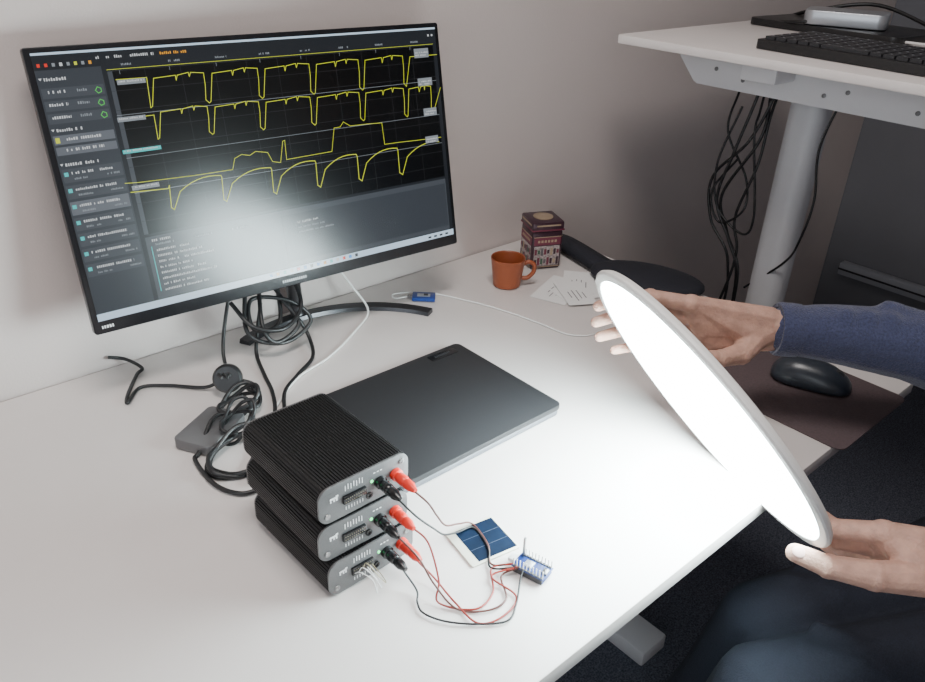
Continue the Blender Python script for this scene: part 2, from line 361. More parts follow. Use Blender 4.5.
# traces
def square(xs, ftop, depth):
    pts = []
    for a, b in zip(xs[:-1], xs[1:]):
        w = b-a; t0, t1 = ftop(a), ftop(b); mx_ = a+w*0.42
        pts += [(a, t0+depth), (a+w*.03, t0+depth*.95), (a+w*.05, t0+1.0), (mx_, ftop(mx_)), (mx_+1, ftop(mx_)+depth*.16), (mx_+2, ftop(mx_)), (b-w*.36, ftop(b)), (b-w*.34, ftop(b)+4), (b-w*.32, ftop(b)), (b-w*.10, t1+.5), (b-w*.07, t1+depth*.4), (b-w*.06, t1+depth*.9), (b, t1+depth)]
    return [uv(*p) for p in pts]
strip('yel', [uv(118, 79), uv(149, 77)]+square([153, 212, 265, 316, 364, 407], lambda x: 77-(x-150)*.079, 30)+[uv(410, 58), uv(436, 56)], 0.0009, 5)
strip('yel', [uv(122, 118), uv(156, 114)]+square([160, 215, 266, 317, 365, 408, 433], lambda x: 110-(x-160)*.088, 28)+[uv(440, 88)], 0.0009, 5)
t3 = [(126, 182), (140, 181), (180, 176), (196, 174), (235, 168), (237, 157), (244, 153), (252, 154), (258, 150), (270, 151), (275, 160), (283, 161), (285, 140), (287, 139), (289, 158), (300, 156), (334, 150), (336, 127), (342, 126), (345, 121), (352, 125), (370, 123), (383, 122), (386, 143), (400, 141), (418, 139), (441, 136)]
strip('yel', [uv(*p) for p in t3], 0.0008, 5)
t4 = [(132, 191), (170, 187)]
xs4 = [171, 224, 274, 318, 359, 399, 440]
for a, b in zip(xs4[:-1], xs4[1:]):
    y1 = 184-(b-171)*.155-2; y0 = 184-(a-171)*.155
    t4 += [(a, y0), (a+2, y0+22), (a+5, y0+24)]
    for k in range(1, 9):
        s_ = k/8; t4.append((a+5+(b-a-6)*s_, y0+12-(y0+12-y1)*(1-(1-s_)**2.4)))
strip('yel', [uv(*p) for p in t4], 0.0012, 5)
for (px, py, w, h_, c) in ((119, 82, .036, .006, 'gry'), (119, 119, .036, .006, 'gry'), (124, 151, .050, .005, 'cyn'), (133, 187, .036, .006, 'gry'),
                            (414, 55, .028, .014, 'gry'), (418, 83, .028, .012, 'gry'), (424, 112, .026, .012, 'gry'), (426, 139, .026, .011, 'gry')):
    x0, y0 = uv(px, py); rect(c, x0, y0+h_/2, x0+w, y0-h_/2, 6); text(x0+0.002, y0+.002, w-0.004, 0.003, 'wht', 7)
    if h_ > .01: text(x0+0.002, y0-.002, w-0.008, 0.003, 'wht', 7)
# lower panel
rect('low', PL, B_+0.011, PR, PB-0.004, 1); rect('side', PL+0.2, B_+0.018, PR-0.002, PB-0.012, 2)
text(PL+0.006, PB-0.008, 0.03, 0.0045, 'wht')
for k in range(8): text(PL+0.012, PB-0.022-k*0.0080, 0.045+0.018*(k % 3), 0.0042, 'wht')
for k in range(3): text(PL+0.012+0.055*k, PB-0.014, 0.025, 0.004, 'gry')
text(PL+0.225, PB-0.024, 0.035, 0.0042, 'wht'); text(PL+0.225, PB-0.032, 0.045, 0.0038, 'gry'); text(PL+0.225, PB-0.039, 0.06, 0.0038, 'gry')
strip('cyn', [(PL+0.006, PB-0.018), (PL+0.006, B_+0.022)], 0.0012, 4)
# taskbar
rect('bar', L_, B_, R_, B_+0.010, 3)
for k in range(14):
    rect(('blu', 'ora', 'cyn', 'wht', 'rd', 'blu', 'side')[k % 7], -0.05+k*0.0115, B_+0.0078, -0.045+k*0.0115, B_+0.0028, 5)
for k in range(4): rect('side', 0.245+k*0.012, B_+0.006, 0.251+k*0.012, B_+0.003, 5)
for (key, lay), bm in layers.items():
    for v in bm.verts: v.co.z = 0.0002+0.00015*lay
    for f in bm.faces:
        f.normal_update()
        if f.normal.z < 0: f.normal_flip()
    addobj('screen_%s_%d' % (key, lay), bm2me(bm, 'screen_'+key), S[key], mo)
def block_text(name, x, y, z, w, h, m, parent):
    bm = bmesh.new(); cx = x
    while cx < x+w:
        cw = h*random.uniform(.45, .7); bmesh.ops.create_cube(bm, size=1, matrix=Matrix.Translation((cx+cw/2, y, z)) @ Matrix.Diagonal((cw, h, 0.0004, 1))); cx += cw+h*.3
    return addobj(name, bm2me(bm, name), m, parent)
block_text('chin_mark', -0.296, -0.173, -0.0007, 0.016, 0.004, M['print'], mo)
block_text('chin_badge', -0.03, -0.173, -0.0007, 0.040, 0.004, M['hub'], mo)
# stand: neck + arc foot
cable('neck', [(0.60, 1.060, 0.18), (0.605, 1.085, 0.10), (0.61, 1.09, 0.03), (0.61, 1.083, 0.008)], 0.013, M['standmetal'], mo)
bm = bmesh.new(); arc = []
cx, cy, Ra = 0.60, 0.86, 0.225
for i in range(41):
    a = math.radians(26+(118-26)*i/40); w = 0.010
    arc.append([bm.verts.new((cx+(Ra+s)*math.cos(a), cy+(Ra+s)*math.sin(a), z)) for s, z in ((-w, 0.0005), (-w*.8, 0.007), (w*.8, 0.009), (w, 0.0005))])
for a, b in zip(arc[:-1], arc[1:]):
    for k in range(4): bm.faces.new((a[k], a[(k+1) % 4], b[(k+1) % 4], b[k]))
bm.faces.new(arc[0]); bm.faces.new(arc[-1]); bmesh.ops.recalc_face_normals(bm, faces=bm.faces)
me = bm2me(bm, 'foot'); autosmooth(me, 40); addobj('foot', me, M['standmetal'], mo, world=True)
# ------------------------------------------------------------------ laptop
lp = grp('laptop', (0.5875, 0.713, 0), 0.0)
rslab('base', (0, 0, 0.0055), (0.322, 0.226, 0.009), 0.010, M['lapbase'], lp, edge=0.002)
rslab('lid', (0, 0, 0.0148), (0.325, 0.229, 0.0085), 0.010, M['lid'], lp, edge=0.0015)
rslab('badge', (0.118, 0.098, 0.0193), (0.052, 0.016, 0.0006), 0.002, M['blackg'], lp, edge=0.0001)
block_text('badge_mark', 0.102, 0.098, 0.0198, 0.030, 0.004, M['dark'], lp)
for i, (x, y) in enumerate(((-.14, -.095), (.14, -.095), (-.14, .095), (.14, .095))):
    lathe('pad_%d' % i, [(0, 0), (0.008, 0), (0.008, 0.0015), (0, 0.0015)], M['black'], lp, 16, Matrix.Translation((x, y, 0)))

# ------------------------------------------------------------------ instrument stack
def fin_profile(w, h, rad, pitch, dep):
    """closed outline of a rounded rectangle with small fins"""
    pts = []
    corners = ((w/2-rad, h/2-rad, 0), (-w/2+rad, h/2-rad, 90), (-w/2+rad, -h/2+rad, 180), (w/2-rad, -h/2+rad, 270))
    raw = []
    for cx, cz, a0 in corners:
        for i in range(13):
            a = math.radians(a0+90*i/12); raw.append((cx+rad*math.cos(a), cz+rad*math.sin(a), math.cos(a), math.sin(a)))
    raw.append(raw[0]); seg = [0]
    for a, b in zip(raw[:-1], raw[1:]): seg.append(seg[-1]+math.hypot(b[0]-a[0], b[1]-a[1]))
    L = seg[-1]; n = int(round(L/pitch))
    for k in range(n):
        for fr, d in ((0.0, 0), (0.45, 0), (0.55, dep), (0.90, dep)):
            s = (k+fr)*L/n; j = max(i for i in range(len(seg)) if seg[i] <= s+1e-9); j = min(j, len(seg)-2)
            t = (s-seg[j])/max(seg[j+1]-seg[j], 1e-9); a, b = raw[j], raw[j+1]
            nx, nz = a[2]+(b[2]-a[2])*t, a[3]+(b[3]-a[3])*t
            pts.append((a[0]+(b[0]-a[0])*t-nx*d, a[1]+(b[1]-a[1])*t-nz*d))
    return pts
BW, BH, BL = 0.112, 0.0445, 0.150
def instrument(name, cx, z0, yfront, rz):
    g = grp(name, (cx, yfront+BL/2, z0), rz)
    bm = bmesh.new(); pf = fin_profile(BW, BH, 0.014, 0.0034, 0.0015)
    rings = [[bm.verts.new((x, y, z+BH/2)) for x, z in pf] for y in (-BL/2+0.003, BL/2-0.003)]
    n = len(pf)
    for i in range(n): bm.faces.new((rings[0][i], rings[0][(i+1) % n], rings[1][(i+1) % n], rings[1][i]))
    bm.faces.new(rings[0]); bm.faces.new(rings[1]); bmesh.ops.recalc_face_normals(bm, faces=bm.faces)
    addobj('finned_body', bm2me(bm, 'finned_body'), M['fins'], g)
    for nm, yy in (('front_panel', -BL/2+0.0015), ('rear_panel', BL/2-0.0015)):
        o = rslab(nm, (0, 0, 0), (BW-0.001, BH-0.001, 0.003), 0.0135, M['panel'], None, edge=0.0006)
        o.data.transform(Matrix.Translation((0, yy, BH/2)) @ Matrix.Rotation(math.radians(90), 4, 'X')); o.parent = g
    F = -BL/2-0.0001
    def P(x, z): return (-BW/2+x, F, z)
    k = 0
    for x, z in ((0.010, 0.010), (BW-0.010, 0.010), (BW-0.010, BH-0.010)):
        lathe('screw_%d' % k, [(0, 0.001), (0.0012, 0.001), (0.0014, 0.0014), (0.0030, 0.0012), (0.0034, 0)], M['screw'], g, 16, align(P(x, z), (0, -1, 0))); k += 1
    # abstract printed marks
    bm = bmesh.new()
    for dx, dz, sx, sz in ((0, 0, .009, .0022), (-.0035, -.002, .0016, .004), (.0005, -.002, .0016, .004), (.0035, -.0018, .0018, .0045), (.004, .0015, .003, .002)):
        bmesh.ops.create_cube(bm, size=1, matrix=Matrix.Translation((-BW/2+0.018+dx, F-.0002, 0.029+dz)) @ Matrix.Diagonal((sx, .0003, sz, 1)))
    for i in range(7): bmesh.ops.create_cube(bm, size=1, matrix=Matrix.Translation((-BW/2+0.032+i*.0034, F-.0002, 0.0345+.0012*(i % 2))) @ Matrix.Diagonal((.0009, .0003, .0065, 1)))
    for i in range(7): bmesh.ops.create_cube(bm, size=1, matrix=Matrix.Translation((-BW/2+0.032+i*.0034, F-.0002, 0.0095)) @ Matrix.Diagonal((.0009, .0003, .004, 1)))
    for i in range(3): bmesh.ops.create_cube(bm, size=1, matrix=Matrix.Translation((-BW/2+0.0675+i*.0042, F-.0002, 0.036)) @ Matrix.Diagonal((.0024, .0003, .0012, 1)))
    addobj('printed_marks', bm2me(bm, 'marks'), M['print'], g)
    box('pin_header', (-BW/2+0.042, F-0.001, 0.0215), (0.0275, 0.004, 0.0095), M['blackg'], g, 0.0006)
    bm = bmesh.new()
    for i in range(10):
        for j in range(2): bmesh.ops.create_cube(bm, size=1, matrix=Matrix.Translation((-BW/2+0.0305+i*.00255, F-.0032, 0.0196+j*.0038)) @ Matrix.Diagonal((.0006, .0006, .0006, 1)))
    addobj('pins', bm2me(bm, 'pins'), M['gold'], g)
    lathe('status_led', [(0.0017, 0), (0.0017, 0.0006), (0, 0.0010)], M['green'], g, 16, align(P(0.064, 0.027), (0, -1, 0)))
    lathe('socket_port', [(0.0040, 0), (0.0040, 0.0012), (0.002, 0.0012), (0.002, 0)], M['blackg'], g, 20, align(P(0.0605, 0.011), (0, -1, 0)))
    for nm, x, m in (('black_banana_plug', 0.074, M['blackg']), ('red_banana_plug', 0.094, M['red'])):
        pr = [(0, 0), (0.0070, 0), (0.0070, 0.005), (0.0050, 0.006), (0.0060, 0.0075), (0.0060, 0.016), (0.0050, 0.018), (0.0056, 0.0195), (0.0054, 0.026), (0.0036, 0.031), (0.0026, 0.034), (0, 0.034)]
        lathe(nm, pr, m, g, 24, align(P(x, 0.022), (0, -1, -0.05)))
    return g
instrument('power_analyzer', 0.358, 0.001, 0.518, math.radians(1.0))
instrument('power_analyzer', 0.354, 0.0475, 0.522, math.radians(-0.5))
instrument('power_analyzer', 0.356, 0.0940, 0.524, math.radians(0.5))
# wires from plugs
wr = grp('test_lead_wires', (0.43, 0.46, 0.01))
yt = 0.490
Wd = 0.0011
cable('red_lead_top', [(0.394, yt+.004, .114), (0.400, .476, .105), (.412, .476, .082), (.437, .490, .045), (.470, .505, .018), (.493, .506, .004), (.484, .470, .004), (.466, .445, .004), (.482, .425, .010)], Wd, M['brownw'], wr)
cable('red_lead_mid', [(0.392, yt, .067), (0.398, .472, .055), (.396, .452, .02), (.386, .440, .004), (.410, .410, .003), (.440, .415, .003), (.462, .440, .004), (.482, .425, .010)], Wd, M['redw'], wr)
cable('red_lead_low', [(0.396, yt-.004, .020), (0.402, .466, .008), (.400, .430, .003), (.400, .395, .003), (.425, .385, .003), (.455, .395, .003), (.452, .430, .006), (.480, .420, .010)], Wd, M['redw'], wr)
cable('black_lead_top', [(0.374, yt+.004, .114), (0.382, .474, .100), (.402, .470, .075), (.430, .484, .040), (.465, .500, .012), (.490, .500, .004), (.480, .465, .004), (.462, .442, .004), (.478, .420, .010)], Wd, M['rubber'], wr)
cable('black_lead_mid', [(0.372, yt, .067), (0.380, .466, .050), (.390, .452, .018), (.396, .422, .003), (.420, .400, .003), (.445, .400, .003), (.462, .425, .004), (.482, .418, .010)], Wd, M['brownw'], wr)
cable('black_lead_low', [(0.376, yt-.004, .020), (0.378, .466, .006), (.370, .455, .003), (.366, .440, .003), (.376, .418, .003), (.398, .395, .003), (.425, .378, .003), (.448, .388, .003), (.470, .405, .006), (.484, .414, .010)], Wd, M['rubber'], wr)
for i in range(3): cable('jumper_%d' % i, [(0.334+.005*i, .514, .021), (.334+.004*i, .504, .030+.004*i), (.342+.004*i, .494, .022), (.342+.006*i, .487, .010+.003*i), (.350+.004*i, .500, .014), (.350+.003*i, .514, .020)], .0005, (M['whitecable'], M['print'], M['gold'])[i], wr)

# solar panel
so = grp('solar_panel', (0.485, 0.480, 0), math.radians(-10))
rslab('backing', (0, 0, 0.0013), (0.064, 0.060, 0.0022), 0.002, M['cellw'], so, edge=0.0003)
for i in range(3): box('cell_%d' % i, (0.004, -0.0180+0.0180*i, 0.0026), (0.051, 0.0176, 0.0006), M['cell'], so)
for i in range(2): box('busbar_%d' % i, (0.004, -0.009+0.0180*i, 0.0030), (0.051, 0.0005, 0.0003), M['bus'], so)
pc = grp('circuit_board', (0.494, 0.410, 0), math.radians(14))
box('board', (0, 0, 0.009), (0.023, 0.040, 0.0016), M['pcb'], pc, 0.0003)
box('board_lower', (0, -0.003, 0.0035), (0.021, 0.032, 0.0014), M['pcb'], pc, 0.0003)
box('header_a', (-0.0100, 0, 0.006), (0.0025, 0.036, 0.009), M['dark'], pc)
box('header_b', (0.0100, 0, 0.006), (0.0025, 0.036, 0.009), M['dark'], pc)
bm = bmesh.new()
for i in range(10):
    for sx in (-.010, .010):
        bmesh.ops.create_cube(bm, size=1, matrix=Matrix.Translation((sx, -0.018+i*.004, 0.0145)) @ Matrix.Diagonal((.0010, .0010, .011, 1)))
addobj('pins', bm2me(bm, 'pins'), M['print'], pc)
box('chip', (0, 0.004, 0.0106), (0.010, 0.010, 0.0018), M['silver'], pc, 0.0002)
box('connector', (0, -0.016, 0.0112), (0.008, 0.006, 0.003), M['screw'], pc, 0.0004)
box('side_header', (0.002, 0.024, 0.007), (0.012, 0.010, 0.005), M['print'], pc, 0.0006)
box('standing_part', (0.008, 0.016, 0.022), (0.0022, 0.0022, 0.028), M['screw'], pc)

# ------------------------------------------------------------------ mug, tin, papers, etc.
mg = grp('espresso_mug', (0.998, 0.966, 0))
lathe('cup', [(0, 0.001), (0.024, 0.001), (0.026, 0.003), (0.0295, 0.03), (0.0325, 0.053), (0.0330, 0.057), (0.0322, 0.0585), (0.0308, 0.057), (0.0280, 0.03), (0.0240, 0.006), (0, 0.005)], M['mug'], mg, 56)
hd = Vector((.74, -.67, 0))
cable('handle', [hd*.030+Vector((0, 0, .046)), hd*.040+Vector((0, 0, .050)), hd*.050+Vector((0, 0, .044)), hd*.050+Vector((0, 0, .030)), hd*.040+Vector((0, 0, .018)), hd*.028+Vector((0, 0, .016))], .0042, M['mug'], mg, world=False)
TW = 0.064
tn = grp('decorative_tin', (1.128, 1.003, 0), math.radians(-25))
box('body', (0, 0, 0.041), (TW, TW, 0.080), M['tin'], tn, 0.004)
box('lid', (0, 0, 0.090), (TW+0.003, TW+0.003, 0.020), M['tin'], tn, 0.004)
box('lid_band', (0, 0, 0.083), (TW+0.0042, TW+0.0042, 0.0035), M['tinred'], tn, 0.001)
lathe('lid_boss', [(0.020, 0.0995), (0.020, 0.1015), (0.014, 0.1025), (0, 0.1025)], M['tingold'], tn, 32)
for i, (dx, dy) in enumerate(((0, -1), (-1, 0), (1, 0), (0, 1))):
    for nm, w, z, h, m, off in (('red_field', .056, .060, .016, 'tinred', .0004), ('picture', .054, .029, .042, 'tincream', .0005), ('gold_rule', .058, .069, .0015, 'tingold', .0006), ('gold_rule_low', .058, .006, .0015, 'tingold', .0006), ('lid_gold', .050, .093, .003, 'tingold', .0018)):
        box('%s_%d' % (nm, i), (dx*(TW/2+off), dy*(TW/2+off), z), (w if dy else .0006, w if dx else .0006, h), M[m], tn)
    for k in range(16):
        s_ = -0.0235+(k % 8)*0.0067; row = k//8
        box('figure_%d_%d' % (i, k), (dx*(TW/2+.0011)+(s_ if dy else 0), dy*(TW/2+.0011)+(s_ if dx else 0), .018+.020*row+.003*((k*3) % 3)), (.0048 if dy else .0005, .0048 if dx else .0005, .008+.004*((k*5) % 3)), M[('tin', 'tinred', 'tingreen', 'ink', 'tinred', 'tin', 'tingold')[k % 7]], tn)
    for k in range(6):
        s_ = -0.018+k*0.007
        box('mark_%d_%d' % (i, k), (dx*(TW/2+.0009)+(s_ if dy else 0), dy*(TW/2+.0009)+(s_ if dx else 0), .060), (.0045 if dy else .0005, .0045 if dx else .0005, .005), M['tingold'], tn)
pa = grp('paper_cards', (1.085, 0.87, 0))
for i, (x, y, a, w, d) in enumerate(((1.062, .888, 20, .115, .07), (1.090, .852, -15, .11, .065), (1.115, .885, 40, .10, .06), (1.070, .855, 60, .10, .055))):
    box('card_%d' % i, (x, y, .0012+.0012*i), (w, d, .0007), M['paper'], pa, rot=Matrix.Rotation(math.radians(a), 3, 'Z'), world=True)
    Rm = Matrix.Rotation(math.radians(a), 3, 'Z')
    for k in range(4):
        c = Vector((x, y, 0))+Rm @ Vector((-.012+.004*(k % 2), -.014+.009*k, 0)); c.z = .0017+.0012*i
        box('print_%d_%d' % (i, k), c, (w*(.25+.1*(k % 3)), .0016, .0003), M['ink'], pa, rot=Rm, world=True)
bt = grp('blue_usb_module', (0.832, 1.014, 0), math.radians(-42))
rslab('board', (0, 0, .005), (.042, .028, .006), .002, M['pcb'], bt, edge=.0004)
box('label', (0, 0, .0084), (.024, .012, .0006), M['silver'], bt)
box('chip', (.004, .001, .009), (.008, .006, .0012), M['black'], bt)
box('plug', (-.025, 0, .005), (.010, .010, .004), M['screw'], bt, .0005)
# pouch with strap
po = grp('black_zip_pouch', (1.225, 0.80, 0))
bm = bmesh.new(); bmesh.ops.create_uvsphere(bm, u_segments=40, v_segments=20, radius=1)
for v in bm.verts: v.co = Vector((v.co.x*.112, v.co.y*.062, (abs(v.co.z)**.7)*(.020 if v.co.z > 0 else -.012)+.013))
bmesh.ops.transform(bm, matrix=Matrix.Translation((1.215, .80, 0)) @ Matrix.Rotation(math.radians(-66), 4, 'Z'), verts=bm.verts)
addobj('shell', bm2me(bm, 'shell'), M['cloth'], po, smooth=True, world=True)
bm = bmesh.new(); st = catmull([(1.235, 1.055, .014), (1.225, 1.02, .020), (1.212, .97, .022), (1.200, .91, .020), (1.200, .86, .014)], 6); prev = None
for p in st:
    cur = [bm.verts.new(p+Vector((dx, dx*.3, dz))) for dx, dz in ((-.027, -.013), (-.024, .002), (0, .009), (.024, .002), (.027, -.013))]
    if prev:
        for k in range(5): bm.faces.new((prev[k], prev[(k+1) % 5], cur[(k+1) % 5], cur[k]))
    else: bm.faces.new(cur)
    prev = cur
bm.faces.new(prev); bmesh.ops.recalc_face_normals(bm, faces=bm.faces)
addobj('strap', bm2me(bm, 'strap'), M['cloth'], po, smooth=True, world=True)
# mouse pad + mouse
mp = grp('mouse_pad', (1.09, 0.43, 0))
rslab('mat', (1.09, 0.432, .0015), (.215, .276, .0022), .015, M['pad'], mp, edge=.0005, world=True)
ms = grp('computer_mouse', (1.120, 0.412, .0028), math.radians(-68))
bm = bmesh.new(); bmesh.ops.create_uvsphere(bm, u_segments=36, v_segments=24, radius=1)
for v in bm.verts:
    x, y, z = v.co; sx = .060; sy = .036*(1-.12*math.cos(x*2.2))
    zz = z*(.036*(1-.25*x)) if z > 0 else z*.004
    v.co = Vector((math.copysign(abs(x)**.85, x)*sx, math.copysign(abs(y)**.85, y)*sy, zz+.004))
addobj('shell', bm2me(bm, 'shell'), M['mouse'], ms, smooth=True)
lathe('wheel', [(0, -.004), (.010, -.004), (.011, 0), (.010, .004), (0, .004)], M['dark'], ms, 24, Matrix.Translation((.035, 0, .022)) @ Matrix.Rotation(math.radians(90), 4, 'X'))
# hub
hb = grp('docking_hub', (0.340, 0.860, 0), math.radians(30))
rslab('case', (0, 0, .009), (.085, .058, .016), .008, M['hub'], hb, edge=.002)
# ------------------------------------------------------------------ cables on the desk
cb = grp('black_cable_tangle', (0.42, 0.92, 0))
r1 = .0030
cable('wall_cable', [(.300, 1.115, .02), (.322, 1.108, .012), (.335, 1.08, .005), (.322, 1.067, .004), (.290, 1.02, .004), (.283, 1.001, .004), (.312, 1.029, .004), (.345, 1.01, .004), (.384, .969, .006), (.405, .957, .018)], r1*.9, M['rubber'], cb)
lathe('plug_body', [(0, 0), (.012, 0), (.019, .004), (.021, .012), (.021, .020), (.018, .024), (0, .024)], M['black'], cb, 32, align((.415, .950, .022), (-.5, -.7, .35)), world=True)
for k in (-1, 0, 1): box('pin_%d' % k, (.400+.006*k, .930+.004*abs(k), .038), (.003, .012, .004), M['screw'], cb, world=True)
random.seed(3)
def coil(name, c, R, turns, r, tilt=(0, 0), zj=.01):
    pts = []; n = int(turns*9)
    for i in range(n+1):
        a = 2*math.pi*i/9; rr = R*(1+.12*math.sin(i*1.7)+random.uniform(-.06, .06))
        pts.append(Vector((c[0]+rr*math.cos(a), c[1]+rr*.75*math.sin(a), max(r, c[2]+zj*math.sin(i*.9)+tilt[0]*math.cos(a)*R+tilt[1]*math.sin(a)*R))))
    return cable(name, pts, r, M['rubber'], cb, n=6)
coil('coil_a', (.395, .885, .018), .028, 3.2, r1, (.3, .1))
coil('coil_b', (.350, .785, .010), .045, 3.2, r1, (.1, .2))
coil('coil_c', (.368, .835, .026), .022, 3.1, .0025, (.5, .4), .012)
cable('run_a', [(.414, .950, .02), (.440, .925, .01), (.425, .885, .006), (.38, .865, .02), (.347, .863, .024), (.31, .83, .006), (.298, .818, .004), (.295, .76, .004), (.310, .725, .004), (.335, .715, .004)], r1, M['rubber'], cb)
cable('run_b', [(.52, 1.04, .075), (.50, 1.02, .04), (.485, 1.00, .012), (.47, .95, .004), (.455, .90, .004), (.430, .85, .004), (.385, .80, .006), (.345, .765, .004), (.330, .735, .004)], r1, M['rubber'], cb)
cable('run_c', [(.55, 1.05, .09), (.565, 1.01, .05), (.573, .99, .02), (.555, .95, .006), (.51, .92, .004), (.47, .89, .004), (.44, .84, .004), (.400, .775, .006), (.36, .76, .004)], r1, M['rubber'], cb)
cable('run_d', [(.48, 1.06, .10), (.455, 1.04, .05), (.44, 1.02, .02), (.43, .99, .006), (.418, .96, .02)], r1, M['rubber'], cb)
cable('run_e', [(.56, 1.06, .11), (.54, 1.02, .045), (.49, 1.01, .05), (.505, 1.04, .085), (.56, 1.02, .075), (.585, 1.00, .04), (.53, .99, .022), (.48, 1.01, .045), (.50, 1.05, .10)], .0034, M['rubber'], cb)
cable('run_f', [(.58, 1.06, .12), (.575, 1.01, .07), (.53, .985, .05), (.485, 1.0, .06), (.47, 1.04, .09)], .0034, M['rubber'], cb)
cable('run_g', [(.53, 1.06, .11), (.50, 1.0, .055), (.515, .985, .030), (.56, .995, .045), (.55, 1.03, .08)], .0034, M['rubber'], cb)
wc = grp('white_cable', (0.6, 0.95, 0))
cable('usb_cable', [(.66, 1.05, .11), (.70, 1.05, .05), (.715, 1.025, .008), (.66, .985, .0025), (.580, .939, .0025), (.52, .92, .0025), (.484, .900, .0025), (.44, .865, .0025), (.42, .85, .0025), (.40, .84, .006)], .0020, M['whitecable'], wc)
wc2 = grp('white_cable', (0.9, 0.85, 0))
cable('thin_cable', [(.812, 1.03, .006), (.79, 1.045, .0025), (.80, 1.06, .0025), (.85, 1.03, .0025), (.891, .952, .0025), (.915, .88, .0025), (.929, .812, .0025), (.936, .76, .0025), (.955, .735, .0025), (.984, .723, .0025), (1.01, .70, .0025), (1.03, .66, .0025), (1.06, .60, .0025), (1.12, .52, .004)], .0013, M['whitecable'], wc2)

# ------------------------------------------------------------------ round light panel
DC = Vector((.714, .372, .145)); dn = Vector((-.756, .307, -.572)).normalized()
lt = grp('round_led_light_panel', mtx=align(DC, dn))
R0 = 0.1925
lathe('housing', [(0, -.012), (R0-.010, -.012), (R0-.003, -.010), (R0, -.006), (R0, -.003), (R0-.002, -.0008), (R0-.007, 0), (R0-.0115, -.0004), (R0-.0120, -.002), (0, -.002)], M['housing'], lt, 128)
lathe('diffuser', [(R0-.0125, -.0015), (R0-.015, -.0005), (0, 0.0)], M['diff'], lt, 128)

# ------------------------------------------------------------------ seated man
pm = grp('seated_man', (1.2, 0.05, -0.28))
V = Vector
def hand(name, wrist, mcps, fingers, thumb, w_axis, forearm=None, k=1.0, back=None):
    H = []
    a = V(w_axis).normalized()
    w = V(wrist)
    H.append([(w+a*.014*k, .0185*k), (w-a*.014*k, .0185*k), (mcps[0], .0120*k), (mcps[3], .0110*k)])
    H.append([(w, .0205*k), (mcps[1], .0130*k), (mcps[2], .0125*k)])
    H.append([(mcps[0], .0120*k), (mcps[1], .0125*k)]); H.append([(mcps[2], .0120*k), (mcps[3], .0110*k)])
    rad = [(.0112, .0094, .0084, .0070), (.0115, .0096, .0085, .0072), (.0110, .0091, .0081, .0069), (.0100, .0079, .0069, .0060)]
    for m0, f, r in zip(mcps, fingers, rad):
        pts = [m0]+f; r = [q*k for q in r]
        for i in range(3): H.append([(pts[i], r[i]), (pts[i+1], r[i+1])])
        H.append([(pts[1], r[1]+.0012)]); H.append([(pts[2], r[2]+.0008)])  # knuckles
        H.append([(V(m0), r[0]+.0022)])
        if back is not None:   # extensor tendon ridge on the back of the hand
            b = V(back).normalized()
            H.append([(V(m0)+b*r[0]*.55, .0050*k), (V(m0).lerp(w, .7)+b*r[0]*.95, .0040*k)])
    tr = [q*k for q in (.0175, .0138, .0108, .0088)]
    for i in range(3): H.append([(thumb[i], tr[i]), (thumb[i+1], tr[i+1])])
    H.append([(thumb[2], tr[2]+.0013)]); H.append([(thumb[1], tr[1]+.0010)])
    H.append([(thumb[0], .017*k), (w, .019*k), (mcps[0], .011*k)])
    if forearm:
        H.append([(w+a*.008, .0205*k), (w-a*.008, .0205*k), (V(forearm), .030)])
    return organic(name, H, M['skin'], pm, .0015, 3)
def nail(name, p, nrm, d, r):
    z = V(nrm).normalized(); x = V(d).normalized(); y = z.cross(x).normalized(); x = y.cross(z)
    bm = bmesh.new(); bmesh.ops.create_uvsphere(bm, u_segments=16, v_segments=10, radius=1)
    mt_ = Matrix(((x.x*r*1.2, y.x*r, z.x*r*.35, p[0]), (x.y*r*1.2, y.y*r, z.y*r*.35, p[1]), (x.z*r*1.2, y.z*r, z.z*r*.35, p[2]), (0, 0, 0, 1)))
    bmesh.ops.transform(bm, matrix=mt_, verts=bm.verts)
    addobj(name, bm2me(bm, name), M['nail'], pm, smooth=True, world=True)

# right (far) hand: fingers wrap round the far rim
RB = V((.043, .022, -.026))
def warp(joints, delta):
    d = V(delta); ws = (0, .3, .7, 1.0); return [V(j)+RB+d*w for j, w in zip(joints, ws)]
ri = warp([(.807, .464, .217), (.777, .503, .222), (.754, .527, .215), (.733, .540, .206)], (-.010, .009, 0))
rm = warp([(.815, .458, .197), (.786, .502, .200), (.759, .523, .194), (.736, .537, .184)], (.000, .022, -.010))
rr = warp([(.823, .451, .177), (.792, .493, .176), (.765, .516, .171), (.741, .531, .162)], (.006, .027, -.014))
rp = warp([(.834, .442, .158), (.810, .475, .153), (.783, .498, .149), (.758, .516, .142)], (.000, .022, -.010))
RW = V((.914, .399, .173))+RB
hand('right_hand', RW, [ri[0], rm[0], rr[0], rp[0]], [ri[1:], rm[1:], rr[1:], rp[1:]],
     [V((.882, .405, .165))+RB, V((.845, .400, .158))+RB, V((.808, .408, .160))+RB, V((.783, .420, .166))+RB], ri[0]-rp[0], V((.985, .335, .166))+RB*.8, 1.06, back=(-.55, -.45, .55))
